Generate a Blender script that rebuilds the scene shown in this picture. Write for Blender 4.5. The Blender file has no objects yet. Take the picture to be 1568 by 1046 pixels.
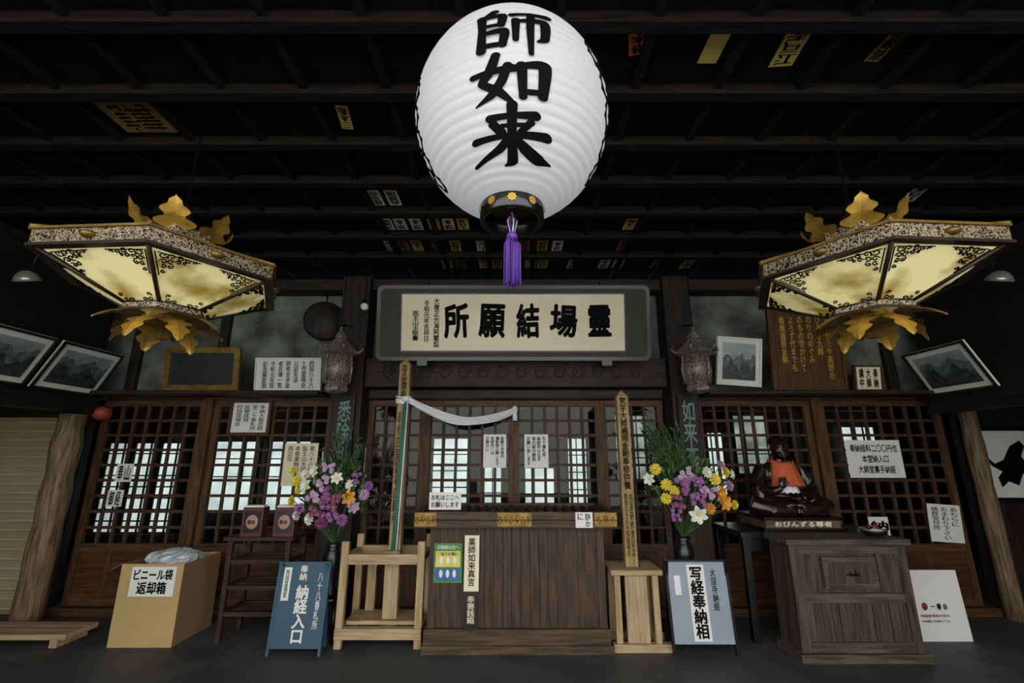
import bpy, bmesh, math, random
from mathutils import Vector, Matrix
random.seed(7)
D=math.radians
def lin(h):
    h=h.lstrip('#');r=[int(h[i:i+2],16)/255 for i in (0,2,4)]
    return tuple((c/12.92 if c<=.04045 else ((c+.055)/1.055)**2.4) for c in r)+(1,)
def newmat(name):
    m=bpy.data.materials.new(name);m.use_nodes=True
    return m,m.node_tree.nodes,m.node_tree.links,m.node_tree.nodes['Principled BSDF']
def mat(name,c,rough=.6,metal=0,var=.25,scale=6,bump=0,em=0,stretch=(1,1,1),emc=None,spec=.5,c2=None,trans=0):
    m,n,l,b=newmat(name)
    c=lin(c); c2=lin(c2) if c2 else tuple(max(0,x*(1-var)) for x in c[:3])+(1,)
    tc=n.new('ShaderNodeTexCoord');mp=n.new('ShaderNodeMapping');mp.inputs['Scale'].default_value=stretch
    nz=n.new('ShaderNodeTexNoise');nz.inputs['Scale'].default_value=scale;nz.inputs['Detail'].default_value=6
    rp=n.new('ShaderNodeValToRGB');rp.color_ramp.elements[0].position=.35;rp.color_ramp.elements[1].position=.65
    rp.color_ramp.elements[0].color=c2;rp.color_ramp.elements[1].color=c
    l.new(tc.outputs['Object'],mp.inputs[0]);l.new(mp.outputs[0],nz.inputs[0]);l.new(nz.outputs[0],rp.inputs[0]);l.new(rp.outputs[0],b.inputs['Base Color'])
    b.inputs['Roughness'].default_value=rough;b.inputs['Metallic'].default_value=metal;b.inputs['Specular IOR Level'].default_value=spec
    if bump:
        bp=n.new('ShaderNodeBump');bp.inputs['Strength'].default_value=bump;bp.inputs['Distance'].default_value=.01
        l.new(nz.outputs[0],bp.inputs['Height']);l.new(bp.outputs[0],b.inputs['Normal'])
    if em:
        if emc: b.inputs['Emission Color'].default_value=lin(emc)
        else: l.new(rp.outputs[0],b.inputs['Emission Color'])
        b.inputs['Emission Strength'].default_value=em
    return m
def wood(name,c,c2,rough=.6,ax='z',spec=.25):
    st={'z':(14,14,1.2),'x':(1.2,14,14),'y':(14,1.2,14)}[ax]
    return mat(name,c,rough,c2=c2,scale=3,stretch=st,bump=.3,spec=spec)
def vor(name,c,c2,scale,rough=.4,metal=.8):
    m,n,l,b=newmat(name)
    tc=n.new('ShaderNodeTexCoord');v=n.new('ShaderNodeTexVoronoi');v.feature='DISTANCE_TO_EDGE';v.inputs['Scale'].default_value=scale
    nz=n.new('ShaderNodeTexNoise');nz.inputs['Scale'].default_value=scale*.6
    mx=n.new('ShaderNodeMixRGB');mx.inputs[0].default_value=.08
    rp=n.new('ShaderNodeValToRGB');rp.color_ramp.elements[0].position=.06;rp.color_ramp.elements[1].position=.16
    rp.color_ramp.elements[0].color=lin(c);rp.color_ramp.elements[1].color=lin(c2)
    l.new(tc.outputs['Object'],mx.inputs[1]);l.new(nz.outputs['Color'],mx.inputs[2]);l.new(mx.outputs[0],v.inputs[0])
    l.new(v.outputs[0],rp.inputs[0]);l.new(rp.outputs[0],b.inputs['Base Color'])
    b.inputs['Roughness'].default_value=rough;b.inputs['Metallic'].default_value=metal
    return m
# ---------- materials
WD=wood('dark_beam_wood','#28221d','#14100e')
WDX=wood('dark_beam_wood_x','#2a241f','#15110f',ax='x')
WDY=wood('dark_beam_wood_y','#1e1a17','#0f0d0b',ax='y')
WBEAM=wood('ceiling_beam_wood','#1f1b17','#0f0d0b',ax='x',rough=.75,spec=.12)
WJOI=wood('ceiling_joist_wood','#1a1613','#0d0b0a',ax='y',rough=.75,spec=.12)
WCEIL=wood('ceiling_board_wood','#110f0d','#090807',ax='y',rough=.8,spec=.1)
WB=wood('door_frame_wood','#523a25','#2e1f13')
WBX=wood('door_frame_wood_x','#543c26','#302014',ax='x')
WLAT=wood('lattice_wood','#453221','#281b12')
WKICK=wood('kick_panel_wood','#4c2c1b','#2a180f',ax='x')
WPALE=wood('pale_new_wood','#a39070','#847050')
WPALEX=wood('pale_new_wood_x','#a39070','#847050',ax='x')
WPOST=wood('post_pale_wood','#988457','#705d3a')
WBOX=wood('offering_box_wood','#463629','#2a2017')
WBOXX=wood('offering_box_wood_x','#4f3f31','#2e251b',ax='x')
WCAB=wood('cabinet_weathered_wood','#4a433b','#28231d')
WCABX=wood('cabinet_weathered_wood_x','#544c43','#302b25',ax='x')
WLOG=wood('log_wood','#77654e','#403426')
WTAB=wood('table_brown_wood','#36271c','#1c140e',ax='x')
WBRD=wood('brown_plaque_wood','#4e3517','#33220f')
PLAST=mat('aged_plaster','#6c746d',.9,c2='#343934',scale=2.6,bump=.5)
FLOOR=mat('dark_concrete','#3f4244',.6,c2='#2d2f31',scale=3,bump=.15)
IWALL=mat('interior_dark_wall','#1c1814',.9)
BLACK=mat('black_ink','#040405',.8,var=.1,spec=.1)
LACQ=mat('black_lacquer','#0e0d0c',.25,var=.3)
GOLD=mat('gold_leaf','#b58f3a',.42,.5,var=.4,scale=12)
GOLDD=mat('aged_gold','#82682e',.45,.5,var=.5,scale=14)
GINK=mat('gold_ink','#b8923a',.5,.3)
CREAM=mat('cream_paper','#d0caae',.8,var=.08,scale=3)
WHITE=mat('white_paper','#cccdca',.8,var=.1,scale=3)
SMAT=mat('sign_grey_silk','#33302a',.8,var=.15,scale=30)
SFRM=mat('sign_black_frame','#0e0e0f',.35)
PURP=mat('purple_cord','#5c3597',.7,var=.3,scale=40,stretch=(1,1,.1))
BRONZE=vor('bronze_filigree','#a39478','#17130f',55,.45,.4)
BRZD=mat('dark_bronze','#30281f',.45,.5,var=.4)
GREYM=vor('aged_bronze_relief','#8c877c','#35312c',40,.5,.3)
BLUE=mat('blue_sign_paint','#24475a',.6,var=.15)
LBLUE=mat('pale_blue_sign_paint','#7d8896',.55,var=.1)
CARD=mat('cardboard','#a58c5e',.85,var=.12,scale=3)
CARDD=mat('cardboard_side','#7a6242',.85,var=.15,scale=3)
PLBAG=mat('plastic_bag_white','#aab0b6',.3,var=.3,scale=12)
GREEN=mat('green_cloth','#2f6b55',.7,var=.2)
CLOTH=mat('white_cloth','#ccced4',.8,var=.06)
STEEL=mat('dark_steel','#1c1c1e',.4,.8)
CHROME=mat('lamp_reflector','#a8a8a2',.3,.6)
REDB=mat('red_paper','#6e2418',.6)
SHUT=mat('beige_shutter','#918868',.6,var=.15,scale=2)
LEAF=mat('leaf_green','#41632e',.6,var=.55,scale=20)
LEAFD=mat('pine_green','#2c4a27',.6,var=.5,scale=20)
FYEL=mat('petal_yellow','#c9b62c',.6,var=.2);FPUR=mat('petal_purple','#7b4084',.6,var=.45,scale=25)
FORA=mat('petal_orange','#c88426',.6,var=.25);FWHI=mat('petal_white','#c6c8bc',.6,var=.15);FPNK=mat('petal_pink','#a484a8',.6,var=.3);FMAG=mat('petal_magenta','#6a2850',.6,var=.3)
VASE=mat('dark_vase','#1a1a20',.3,.3)
STAT=mat('statue_dark_lacquer','#1d1411',.3,.1,var=.6,scale=9,spec=.55)
BIB=mat('orange_bib','#b04e2a',.8,var=.25,scale=25)
SLATE=mat('dark_slate_picture','#20262a',.4,var=.4);PHO=mat('photo_sky','#98a1a3',.4,c2='#6d777b',scale=5)
PHOD=mat('photo_mountain','#39443f',.45,c2='#141a1a',scale=22);PHOM=mat('photo_far_ridge','#5c6a6a',.45,c2='#38464a',scale=18)
PAPER=mat('lantern_paper','#9a9c9f',.75,var=.05,em=.25,emc='#f2f5fa')
LGL=mat('stained_lamp_paper','#cfc690',.5,c2='#8a7028',scale=4.5,em=.45)
r_=[x for x in LGL.node_tree.nodes if x.type=='VALTORGB'][0];r_.color_ramp.elements[0].position=.34;r_.color_ramp.elements[1].position=.54
SHOJI=mat('daylit_shoji','#e4e9ea',.8,c2='#b2bcbd',scale=2.5,em=1.35)
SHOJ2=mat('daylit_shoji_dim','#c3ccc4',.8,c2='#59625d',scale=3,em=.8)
GLASS=bpy.data.materials.new('window_glass');GLASS.use_nodes=True;nn=GLASS.node_tree.nodes;ll=GLASS.node_tree.links;nn.clear()
o_=nn.new('ShaderNodeOutputMaterial');mx=nn.new('ShaderNodeMixShader');tr=nn.new('ShaderNodeBsdfTransparent');gl=nn.new('ShaderNodeBsdfGlossy');gl.inputs['Roughness'].default_value=.03;gl.inputs[0].default_value=(.25,.25,.25,1)
fr=nn.new('ShaderNodeFresnel');ll.new(fr.outputs[0],mx.inputs[0]);ll.new(tr.outputs[0],mx.inputs[1]);ll.new(gl.outputs[0],mx.inputs[2]);ll.new(mx.outputs[0],o_.inputs[0])
tr.inputs[0].default_value=(.88,.92,.9,1)

# ---------- text
_tc={}
def glyph(body):
    k=body
    if k in _tc: return _tc[k]
    cu=bpy.data.curves.new('t','FONT');cu.body=body;cu.size=1;cu.align_x='CENTER';cu.resolution_u=3;cu.space_line=.95 if '\n' in body else 1
    ob=bpy.data.objects.new('t',cu);bpy.context.collection.objects.link(ob)
    dg=bpy.context.evaluated_depsgraph_get();me=bpy.data.meshes.new_from_object(ob.evaluated_get(dg))
    vs=[(v.co.x,v.co.y) for v in me.vertices];fs=[tuple(p.vertices) for p in me.polygons]
    bpy.data.objects.remove(ob);bpy.data.meshes.remove(me);bpy.data.curves.remove(cu)
    w=h=1
    if vs:
        xs=[v[0] for v in vs];ys=[v[1] for v in vs];x0,x1,y0,y1=min(xs),max(xs),min(ys),max(ys)
        w=max(x1-x0,1e-4);h=max(y1-y0,1e-4)
        if '\n' in body or len(body)==1: w=max(w,.75)
        cx=(x0+x1)/2;cy=(y0+y1)/2
        vs=[((x-cx)/w,(y-cy)/h) for x,y in vs]
    _tc[k]=(vs,fs,w,h);return _tc[k]
class B:
    def __init__(s,name): s.name=name;s.V=[];s.F=[];s.mats=[];s.M=Matrix.Identity(4)
    def add(s,vs,fs,m,sm=False):
        if m not in s.mats: s.mats.append(m)
        i=s.mats.index(m);o=len(s.V);M=s.M
        s.V+= [tuple(M@Vector(v)) for v in vs]
        s.F+= [(tuple(a+o for a in f),i,sm) for f in fs]
    def box(s,x0,x1,y0,y1,z0,z1,m):
        v=[(x,y,z) for x in (x0,x1) for y in (y0,y1) for z in (z0,z1)]
        s.add(v,[(0,1,3,2),(4,6,7,5),(0,4,5,1),(2,3,7,6),(0,2,6,4),(1,5,7,3)],m)
    def lathe(s,prof,c,m,seg=24,sm=True,rot=0,cap=True):
        v=[];f=[];n=len(prof)
        for r,z in prof:
            for k in range(seg):
                a=rot+2*math.pi*k/seg;v.append((c[0]+r*math.cos(a),c[1]+r*math.sin(a),c[2]+z))
        for i in range(n-1):
            for k in range(seg):
                a=i*seg+k;b=i*seg+(k+1)%seg;f.append((a,b,b+seg,a+seg))
        if cap: f.append(tuple(range(seg-1,-1,-1)));f.append(tuple(range((n-1)*seg,n*seg)))
        s.add(v,f,m,sm)
    def tube(s,pts,r,m,seg=8,sm=True,closed=False):
        pts=[Vector(p) for p in pts];n=len(pts);R=r if isinstance(r,(list,tuple)) else [r]*n
        v=[];f=[]
        for i,p in enumerate(pts):
            a=pts[(i+1)%n] if closed else pts[min(i+1,n-1)];b=pts[i-1] if (closed or i>0) else pts[0]
            t=(a-b).normalized();u=t.cross(Vector((0,0,1)))
            if u.length<.15: u=t.cross(Vector((0,1,0)))
            u.normalize();w=t.cross(u)
            for k in range(seg):
                q=2*math.pi*k/seg;v.append(p+u*(math.cos(q)*R[i])+w*(math.sin(q)*R[i]))
        for i in range(n if closed else n-1):
            for k in range(seg):
                a=i*seg+k;b=i*seg+(k+1)%seg;c=((i+1)%n)*seg
                f.append((a,b,c+(k+1)%seg,c+k))
        if not closed: f.append(tuple(range(seg-1,-1,-1)));f.append(tuple(range((n-1)*seg,n*seg)))
        s.add(v,f,m,sm)
    def ell(s,c,r,m,seg=14,rings=9,jit=0):
        if not isinstance(r,(list,tuple)): r=(r,r,r)
        v=[(c[0],c[1],c[2]-r[2])];f=[]
        for i in range(1,rings):
            p=-math.pi/2+math.pi*i/rings
            for k in range(seg):
                a=2*math.pi*k/seg;j=1+(random.uniform(-jit,jit) if jit else 0)
                v.append((c[0]+j*r[0]*math.cos(p)*math.cos(a),c[1]+j*r[1]*math.cos(p)*math.sin(a),c[2]+j*r[2]*math.sin(p)))
        v.append((c[0],c[1],c[2]+r[2]));L=len(v)-1
        for k in range(seg):
            f.append((0,1+(k+1)%seg,1+k));f.append((L,L-seg+k,L-seg+(k+1)%seg))
        for i in range(rings-2):
            for k in range(seg):
                a=1+i*seg+k;b=1+i*seg+(k+1)%seg;f.append((a,b,b+seg,a+seg))
        s.add(v,f,m,not jit)
    def text(s,body,cx,cy,cz,w,h,m,bold=.0):
        vs,fs,gw,gh=glyph(body)
        dx=bold/gw*w;dz=bold/gh*h
        offs=[(0,0)] if not bold else ([(-1,0),(1,0)] if bold<.015 else [(-1,0),(1,0),(0,1),(0,-1)] if bold<.03 else [(math.cos(t),math.sin(t)) for t in [k*math.pi/4 for k in range(8)]]+[(0,0)])
        for i,(ox,oz) in enumerate(offs): s.add([(cx+x*w+ox*dx,cy-.00006*i,cz+y*h+oz*dz) for x,y in vs],fs,m)
    def vtext(s,body,cx,cy,cz,w,h,m,bold=.01): s.text('\n'.join(body),cx,cy,cz,w,h,m,bold)
    def done(s,bevel=0,parent=None):
        me=bpy.data.meshes.new(s.name)
        xs=[v[0] for v in s.V];ys=[v[1] for v in s.V];zs=[v[2] for v in s.V]
        c=Vector(((min(xs)+max(xs))/2,(min(ys)+max(ys))/2,min(zs)))
        me.from_pydata([Vector(v)-c for v in s.V],[],[f[0] for f in s.F])
        for m in s.mats: me.materials.append(m)
        for p,f in zip(me.polygons,s.F): p.material_index=f[1];p.use_smooth=f[2]
        me.validate();me.update()
        ob=bpy.data.objects.new(s.name,me);bpy.context.collection.objects.link(ob);ob.location=c
        if bevel:
            b=ob.modifiers.new('b','BEVEL');b.width=bevel;b.segments=2;b.limit_method='ANGLE'
        if parent: ob.parent=parent;ob.location=c-parent.location
        return ob
def tilt(ang,x,y,z,axis='X'):
    return Matrix.Translation((x,y,z))@Matrix.Rotation(D(ang),4,axis)@Matrix.Translation((-x,-y,-z))
# brush-written characters: strokes as (x,y,halfwidth) polylines in a unit square
BR={
'師':[[(-.24,.52,.05),(-.32,.40,.05),(-.40,.34,.03)],[(-.42,.34,.055),(-.41,0,.045),(-.42,-.44,.055)],[(-.42,.31,.04),(-.14,.35,.055),(-.15,.08,.045)],[(-.41,.08,.035),(-.14,.09,.035)],[(-.42,-.1,.035),(-.11,-.07,.055),(-.13,-.36,.045)],[(-.42,-.36,.04),(-.12,-.35,.04)],
[(.0,.36,.045),(.2,.40,.035),(.48,.42,.06)],[(.26,.40,.05),(.25,0,.045),(.26,-.52,.03)],[(.05,.2,.05),(.05,-.26,.035)],[(.05,.17,.035),(.44,.22,.06),(.45,-.18,.05),(.36,-.26,.02)]],
'如':[[(-.22,.48,.05),(-.30,.16,.06),(-.40,-.06,.05),(-.2,-.22,.06),(-.02,-.42,.035)],[(-.06,.26,.05),(-.14,-.04,.055),(-.28,-.3,.05),(-.48,-.46,.015)],[(-.52,.10,.045),(-.28,.15,.05),(.02,.2,.06)],
[(.13,.26,.06),(.15,-.34,.045)],[(.12,.24,.045),(.44,.29,.075),(.42,-.3,.055)],[(.15,-.25,.045),(.42,-.23,.045)]],
'来':[[(-.30,.34,.05),(0,.37,.04),(.32,.39,.06)],[(-.26,.24,.05),(-.15,.1,.055)],[(.26,.27,.045),(.12,.1,.04)],[(-.5,.0,.05),(-.1,.03,.04),(.48,.07,.065)],[(0,.54,.06),(0,.0,.05),(.01,-.42,.06),(-.08,-.50,.02)],[(-.04,.0,.05),(-.18,-.2,.055),(-.5,-.42,.03)],[(.04,.0,.045),(.2,-.2,.075),(.36,-.34,.085),(.54,-.37,.02)],[(-.14,.2,.03),(.16,.22,.03)]],
}
def strokes(ch,k_=1.28):
    out=[]
    for st in BR[ch]:
        st=[(x,y,w*k_) for x,y,w in st]
        P=[];n=len(st)
        for i in range(n-1):
            p0=st[max(i-1,0)];p1=st[i];p2=st[i+1];p3=st[min(i+2,n-1)]
            for j in range(10):
                t=j/10
                def cr(k):
                    m1=(p2[k]-p0[k])*.28;m2=(p3[k]-p1[k])*.28
                    return (2*t**3-3*t*t+1)*p1[k]+(t**3-2*t*t+t)*m1+(-2*t**3+3*t*t)*p2[k]+(t**3-t*t)*m2
                P.append((cr(0),cr(1),cr(2)))
        P.append(st[-1]);V=[];F=[]
        for i,(x,y,w) in enumerate(P):
            a=P[min(i+1,len(P)-1)];b=P[max(i-1,0)];dx=a[0]-b[0];dy=a[1]-b[1];l=math.hypot(dx,dy) or 1
            nx,ny=-dy/l,dx/l
            for k in (-1,-.5,0,.5,1): V.append((x+nx*w*k,y+ny*w*k))
        for i in range(len(P)-1):
            for k in range(4): a=i*5+k;F.append((a,a+1,a+6,a+5))
        for (x,y,w) in (st[0],st[-1])+tuple(st[1:-1]):
            o=len(V);V.append((x,y))
            for k in range(14):
                q=2*math.pi*k/14;V.append((x+w*1.05*math.cos(q),y+w*1.05*math.sin(q)))
            F+=[(o,o+1+k,o+1+(k+1)%14) for k in range(14)]
        out.append((V,F))
    return out

# ---------- camera
cam=bpy.data.cameras.new('camera');cam.lens=16;cam.sensor_width=36;co=bpy.data.objects.new('camera',cam)
bpy.context.collection.objects.link(co);co.location=(0,0,1.5);co.rotation_euler=(D(104.1),0,0);bpy.context.scene.camera=co
cam.clip_start=.05
# ---------- shell
b=B('floor');b.box(-9,9,-5,8.4,-.1,0,FLOOR);b.done()
b=B('ceiling')
b.box(-8,8,-.2,5.1,3.52,3.58,WCEIL)
b.box(-8,8,5.1,8.4,3.3,3.4,IWALL)
b.done()
b=B('ceiling_beam_grid')
for i in range(9):
    y=.82+.43*i; b.box(-7.5,7.5,y,y+.07,3.45,3.515,WBEAM)
for i in range(-16,17):
    x=i*.46+.2; b.box(x,x+.045,-.1,4.95,3.475,3.516,WJOI)
b.done(.004)
b=B('wall_back');b.box(-4.6,4.8,5.02,5.1,2.2,3.5,PLAST);b.done()
b=B('wall_back_outer_left');b.box(-8,-4.6,5.02,5.1,0,3.5,WD);b.done()
b=B('wall_back_outer_right');b.box(4.84,8,5.02,5.1,0,3.5,WD);b.done()
b=B('wall_left');b.box(-8,-7.9,-.2,8.4,0,3.5,IWALL);b.done()
b=B('wall_right');b.box(7.9,8,-.2,8.4,0,3.5,IWALL);b.done()
# unseen wings added beside the open front, blocking sky light to dim the edges
b=B('light_block_wing_left');b.box(-7.9,-3.9,-.3,-.2,0,3.52,WD);b.done()
b=B('light_block_wing_right');b.box(3.9,7.9,-.3,-.2,0,3.52,WD);b.done()
b=B('wall_interior_back');b.box(-8,8,8.3,8.4,0,3.4,IWALL);b.done()
for sx,nm in ((-1,'wall_header_left'),(1,'wall_header_right')):
    b=B(nm);xa,xb=sorted((sx*4.32,sx*4.42));b.box(xa,xb,.6,4.72,1.98,3.43,WDY)
    xa,xb=sorted((sx*4.28,sx*4.46));b.box(xa,xb,.6,4.72,1.92,1.98,WDY);b.done()
b=B('trim_lintel');
b.box(-4.5,-1.9,4.88,5.0,2.09,2.17,WBX);b.box(-1.54,1.62,4.88,5.0,2.1,2.19,WDX);b.box(1.95,4.72,4.88,5.0,2.09,2.17,WBX)
b.done(.005)
b=B('trim_ledge');b.box(-4.3,-1.95,4.55,4.87,2.1,2.14,WDX);b.box(1.98,4.3,4.55,4.87,2.1,2.14,WDX);b.done(.005)
b=B('trim_carved_beam');b.box(-1.54,1.62,4.72,4.98,2.2,2.5,WDX)
for i in range(14):
    x=-1.3+i*.2
    b.tube([(x+.07*math.cos(t)*(1-t/14),4.715,2.35+.08*math.sin(t)*(1-t/14)) for t in [k*.5 for k in range(20)]],.008,WDX,6)
b.done(.01)
b=B('trim_top_beam');b.box(-4.28,4.28,4.8,5.0,3.3,3.43,WDX);b.done(.006)
for x in (-4.2,-3.25,3.25,4.2):
    b=B('trim_wall_stud');b.box(x-.05,x+.05,4.95,5.015,2.17,3.3,WD);b.done(.006)
b=B('trim_sill');b.box(-4.5,-1.9,4.88,5.0,0,.07,WBX);b.box(-1.54,1.62,4.88,5.0,0,.07,WBX);b.box(1.95,4.72,4.88,5.0,0,.07,WBX);b.done()
VERD=mat('verdigris_ink','#5d7a73',.7)
def wpost(x0,x1,chars,sx):
    b=B('wall_post');b.box(x0,x1,4.72,4.98,0,3.43,WD);cx=(x0+x1)/2
    b.box(cx-.1,cx+.1,4.68,4.72,.9,2.12,WD)
    b.vtext(chars,cx,4.675,1.62,.13,.85,VERD,.02);b.done(.006)
wpost(-1.86,-1.56,'悉除利益',-1);wpost(1.66,1.94,'如来本尊',1)
# ---------- doors
def lattice(name,x0,x1,zk=.57,ztop=2.08,cols=7,rows=9,kick=WKICK):
    b=B(name);y0,y1=4.93,4.98;z0=.08
    for x in (x0,x1-.06): b.box(x,x+.06,y0,y1,z0,ztop,WB)
    b.box(x0+.06,x1-.06,y0,y1,ztop-.06,ztop,WBX);b.box(x0+.06,x1-.06,y0,y1,z0,z0+.07,WBX);b.box(x0+.06,x1-.06,y0,y1,zk,zk+.07,WBX)
    b.box(x0+.06,x1-.06,y0+.015,y1-.01,z0+.07,zk,kick)
    n=3
    for i in range(1,n): 
        xx=x0+(x1-x0)*i/n;b.box(xx-.02,xx+.02,y0+.004,y1-.01,z0+.07,zk,WB)
    zl=zk+.07;zh=ztop-.06;xl=x0+.06;xh=x1-.06
    for i in range(1,cols): 
        x=xl+(xh-xl)*i/cols;b.box(x-.014,x+.014,y0+.014,y1-.012,zl,zh,WLAT)
    for j in range(1,rows):
        z=zl+(zh-zl)*j/rows;b.box(xl,xh,y0+.018,y1-.014,z-.014,z+.014,WLAT)
    b.box(xl,xh,y1-.012,y1-.008,zl,zh,GLASS)
    b.done()
lattice('door_1',-4.40,-3.30,cols=7);b=B('trim_door_post');b.box(-3.3,-3.2,4.88,4.99,.07,2.09,WB);b.done()
lattice('door_2',-3.20,-1.92,cols=8)
lattice('window_1',-1.54,-.93,cols=4,kick=WB);lattice('door_3',-.93,.02,cols=6);lattice('door_4',.02,.95,cols=6);lattice('window_2',.95,1.62,cols=4,kick=WB)
lattice('door_5',1.98,3.2,cols=8);b=B('trim_door_post');b.box(3.2,3.3,4.88,4.99,.07,2.09,WB);b.done()
lattice('door_6',3.3,4.6,cols=8)
def shoji(x0,x1,z0,z1,m,nx,nz,Y=8.2,grp=4,wn=.02,wg=.06):
    b=B('shoji_window');b.box(x0,x1,Y,Y+.02,z0,z1,m)
    for i in range(nx+1):
        x=x0+(x1-x0)*i/nx;w=wn if i%grp else wg;b.box(x-w/2,x+w/2,Y-.02,Y,z0,z1,WD)
    for i in range(nz+1):
        z=z0+(z1-z0)*i/nz;b.box(x0,x1,Y-.02,Y,z-wn/2,z+wn/2,WD)
    b.done()
# near sliding screens seen through the left doors, plus daylit windows of the far wall
shoji(-5.1,-4.1,.6,1.66,SHOJI,9,8,Y=5.9,grp=3,wn=.016,wg=.07)
b=B('interior_screen_base');b.box(-5.15,-4.05,5.88,5.94,0,.58,WB);b.done()
shoji(-5.2,-4.4,.55,1.75,SHOJI,3,4,grp=3);shoji(-4.25,-3.5,.55,1.75,SHOJI,3,4,grp=3);shoji(-3.35,-2.5,.9,1.65,SHOJ2,4,3)
shoji(-1.4,-.75,.7,1.8,SHOJI,3,4,grp=3);shoji(-.5,-.0,.65,1.35,SHOJI,3,3,grp=3);shoji(.2,.75,.65,1.3,SHOJI,3,3,grp=3);shoji(.95,1.3,.65,1.8,SHOJI,2,4);shoji(1.8,2.4,1.1,2.2,SHOJ2,3,3)
shoji(3.1,3.7,.8,1.9,SHOJI,3,4);shoji(3.9,4.5,1.2,2.2,SHOJ2,3,3);shoji(4.9,5.5,1.3,2.2,SHOJ2,3,3);shoji(5.8,6.4,1.2,2.0,SHOJI,3,3)
b=B('interior_partition')
for x in (-5.35,-2.0,-.1,1.4,3.0,4.6): b.box(x-.07,x+.07,7.3,7.45,0,3.3,WB)
b.box(-7.8,7.8,7.3,7.45,2.2,2.4,WBX);b.done()
b=B('interior_hanging_lamp')
for x,z in ((-4.2,2.35),(-2.9,2.5),(-.6,2.45),(.9,2.5),(3.4,2.55),(4.6,2.6)):
    b.box(x-.2,x+.2,6.4,6.5,z,z+.04,SHOJ2);b.tube([(x,6.45,z+.04),(x,6.45,3.3)],.006,STEEL,5)
b.done()
b=B('roller_shutter')
b.box(-7.2,-4.62,4.96,5.0,0,1.9,SHUT)
for i in range(21): b.tube([(-7.2,4.955,.05+i*.09),(-4.62,4.955,.05+i*.09)],.018,SHUT,6)
b.box(-7.3,-4.6,4.85,5.0,1.9,2.1,WDX);b.done()
def log(name,x,y,r,h,m=WLOG):
    b=B(name);pr=[]
    for i in range(14): pr.append((r*(1+.06*math.sin(i*1.9)+.04*math.sin(i*4.1)),h*i/13))
    b.lathe(pr,(x,y,0),m,20);b.done()
log('log_post',-4.39,4.6,.115,1.9);log('log_post',4.76,4.8,.075,2.6,WLOG)
b=B('wooden_slat_deck')
for i in range(3): b.box(-6.2,-3.6,4.14+i*.105,4.23+i*.105,.06,.1,WPALEX)
for x in (-6.1,-5.2,-4.4,-3.7): b.box(x-.03,x+.03,4.15,4.43,0,.06,WPALE)
b.done()
# ---------- notices
def notice(x0,x1,z0,z1,Y,cols,name='paper_notice',m=WHITE,hor=False,ink=BLACK,bold=.012,frame=None,ang=0,fw=.03):
    b=B(name);cx=(x0+x1)/2;cz=(z0+z1)/2;w=x1-x0;h=z1-z0
    if ang: b.M=tilt(ang,cx,Y,cz,'Y')
    b.box(x0,x1,Y,Y+.004,z0,z1,m)
    if frame:
        for a in ((x0-fw,x0,z0-fw,z1+fw),(x1,x1+fw,z0-fw,z1+fw),(x0,x1,z0-fw,z0),(x0,x1,z1,z1+fw)): b.box(a[0],a[1],Y-.015,Y+.01,a[2],a[3],frame)
    n=len(cols);ml=max(len(c) for c in cols)
    for i,c in enumerate(cols):
        if hor:
            ch=h*.84/n;b.text(c,cx,Y-.003,z1-h*.08-ch*(i+.5),w*.86*max(.5,len(c)/ml),ch*.72,ink,bold)
        else:
            cw=w*.86/n;hh=h*.86*len(c)/ml;b.vtext(c,x1-w*.07-cw*(i+.5),Y-.003,z1-h*.07-hh/2,cw*.72,hh,ink,bold)
    return b.done()
notice(-2.98,-2.6,1.74,2.05,4.9,['奉納大般若経','第二十番札所','結願成就','四国霊場会'],frame=WB,name='framed_certificate')
notice(-2.38,-2.03,1.2,1.63,4.9,['第八十八番霊場','医王山大窪寺','本尊薬師如来','真言宗'],m=CREAM)
notice(-.30,-.06,1.38,1.72,4.9,['結願の寺境内','撮影禁止願います','本堂内へは','お静かに'],bold=.02)
notice(.13,.38,1.38,1.72,4.9,['五十番札所','納経所は左手','境内案内順路','お願い致します'],bold=.02)
notice(3.5,4.07,1.28,1.66,4.9,['奉納経料二〇〇円也','本堂納入口','大師堂裏手納経'],hor=True,bold=.02)
notice(4.21,4.54,.66,1.02,4.9,['あちらに','おまわり下さい','納経受付所'],ang=4)
notice(-4.1,-3.93,1.24,1.42,4.9,['山','奉'],bold=.02);notice(-4.14,-3.98,1.0,1.16,4.9,['経','御'],bold=.02)
notice(3.6,3.8,.62,.9,4.9,['納','入'],hor=True,bold=.03)
# ---------- big paper lantern
LC=Vector((0,1.61,2.837));RX=.39;RZ=.412
b=B('paper_lantern')
RR=.113
zt=math.sin(math.acos(RR/RX));N=29*6;pr=[]
for i in range(N+1):
    q=-zt+2*zt*i/N;r=RX*math.sqrt(1-q*q)
    lt=math.asin(q);nr=abs(math.sin(math.pi*29*(lt+math.asin(zt))/(2*math.asin(zt))))
    pr.append((r+.007*(nr**.6)-.0035,RZ*q))
b.lathe(pr,LC,PAPER,96,cap=False)
def surf(x,z,off=.007):
    q=z/RZ;r=RX*math.sqrt(max(0,1-q*q))+off
    return (x,LC.y-math.sqrt(max(1e-4,r*r-x*x)),LC.z+z)
def surfaz(az,z,off=.008):
    q=z/RZ;r=RX*math.sqrt(max(0,1-q*q))+off
    return (r*math.sin(az),LC.y-r*math.cos(az),LC.z+z)
for ch,l0,l1,w in (('来',-58,-32,.245),('如',-31,-8,.245),('師',-7,20,.245)):
    for i,(V,F) in enumerate(strokes(ch)):
        b.add([surf(x*w,RZ*math.sin(D(l0+(l1-l0)*(y+.5))),.0066+.0001*i) for x,y in V],F,BLACK)
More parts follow.
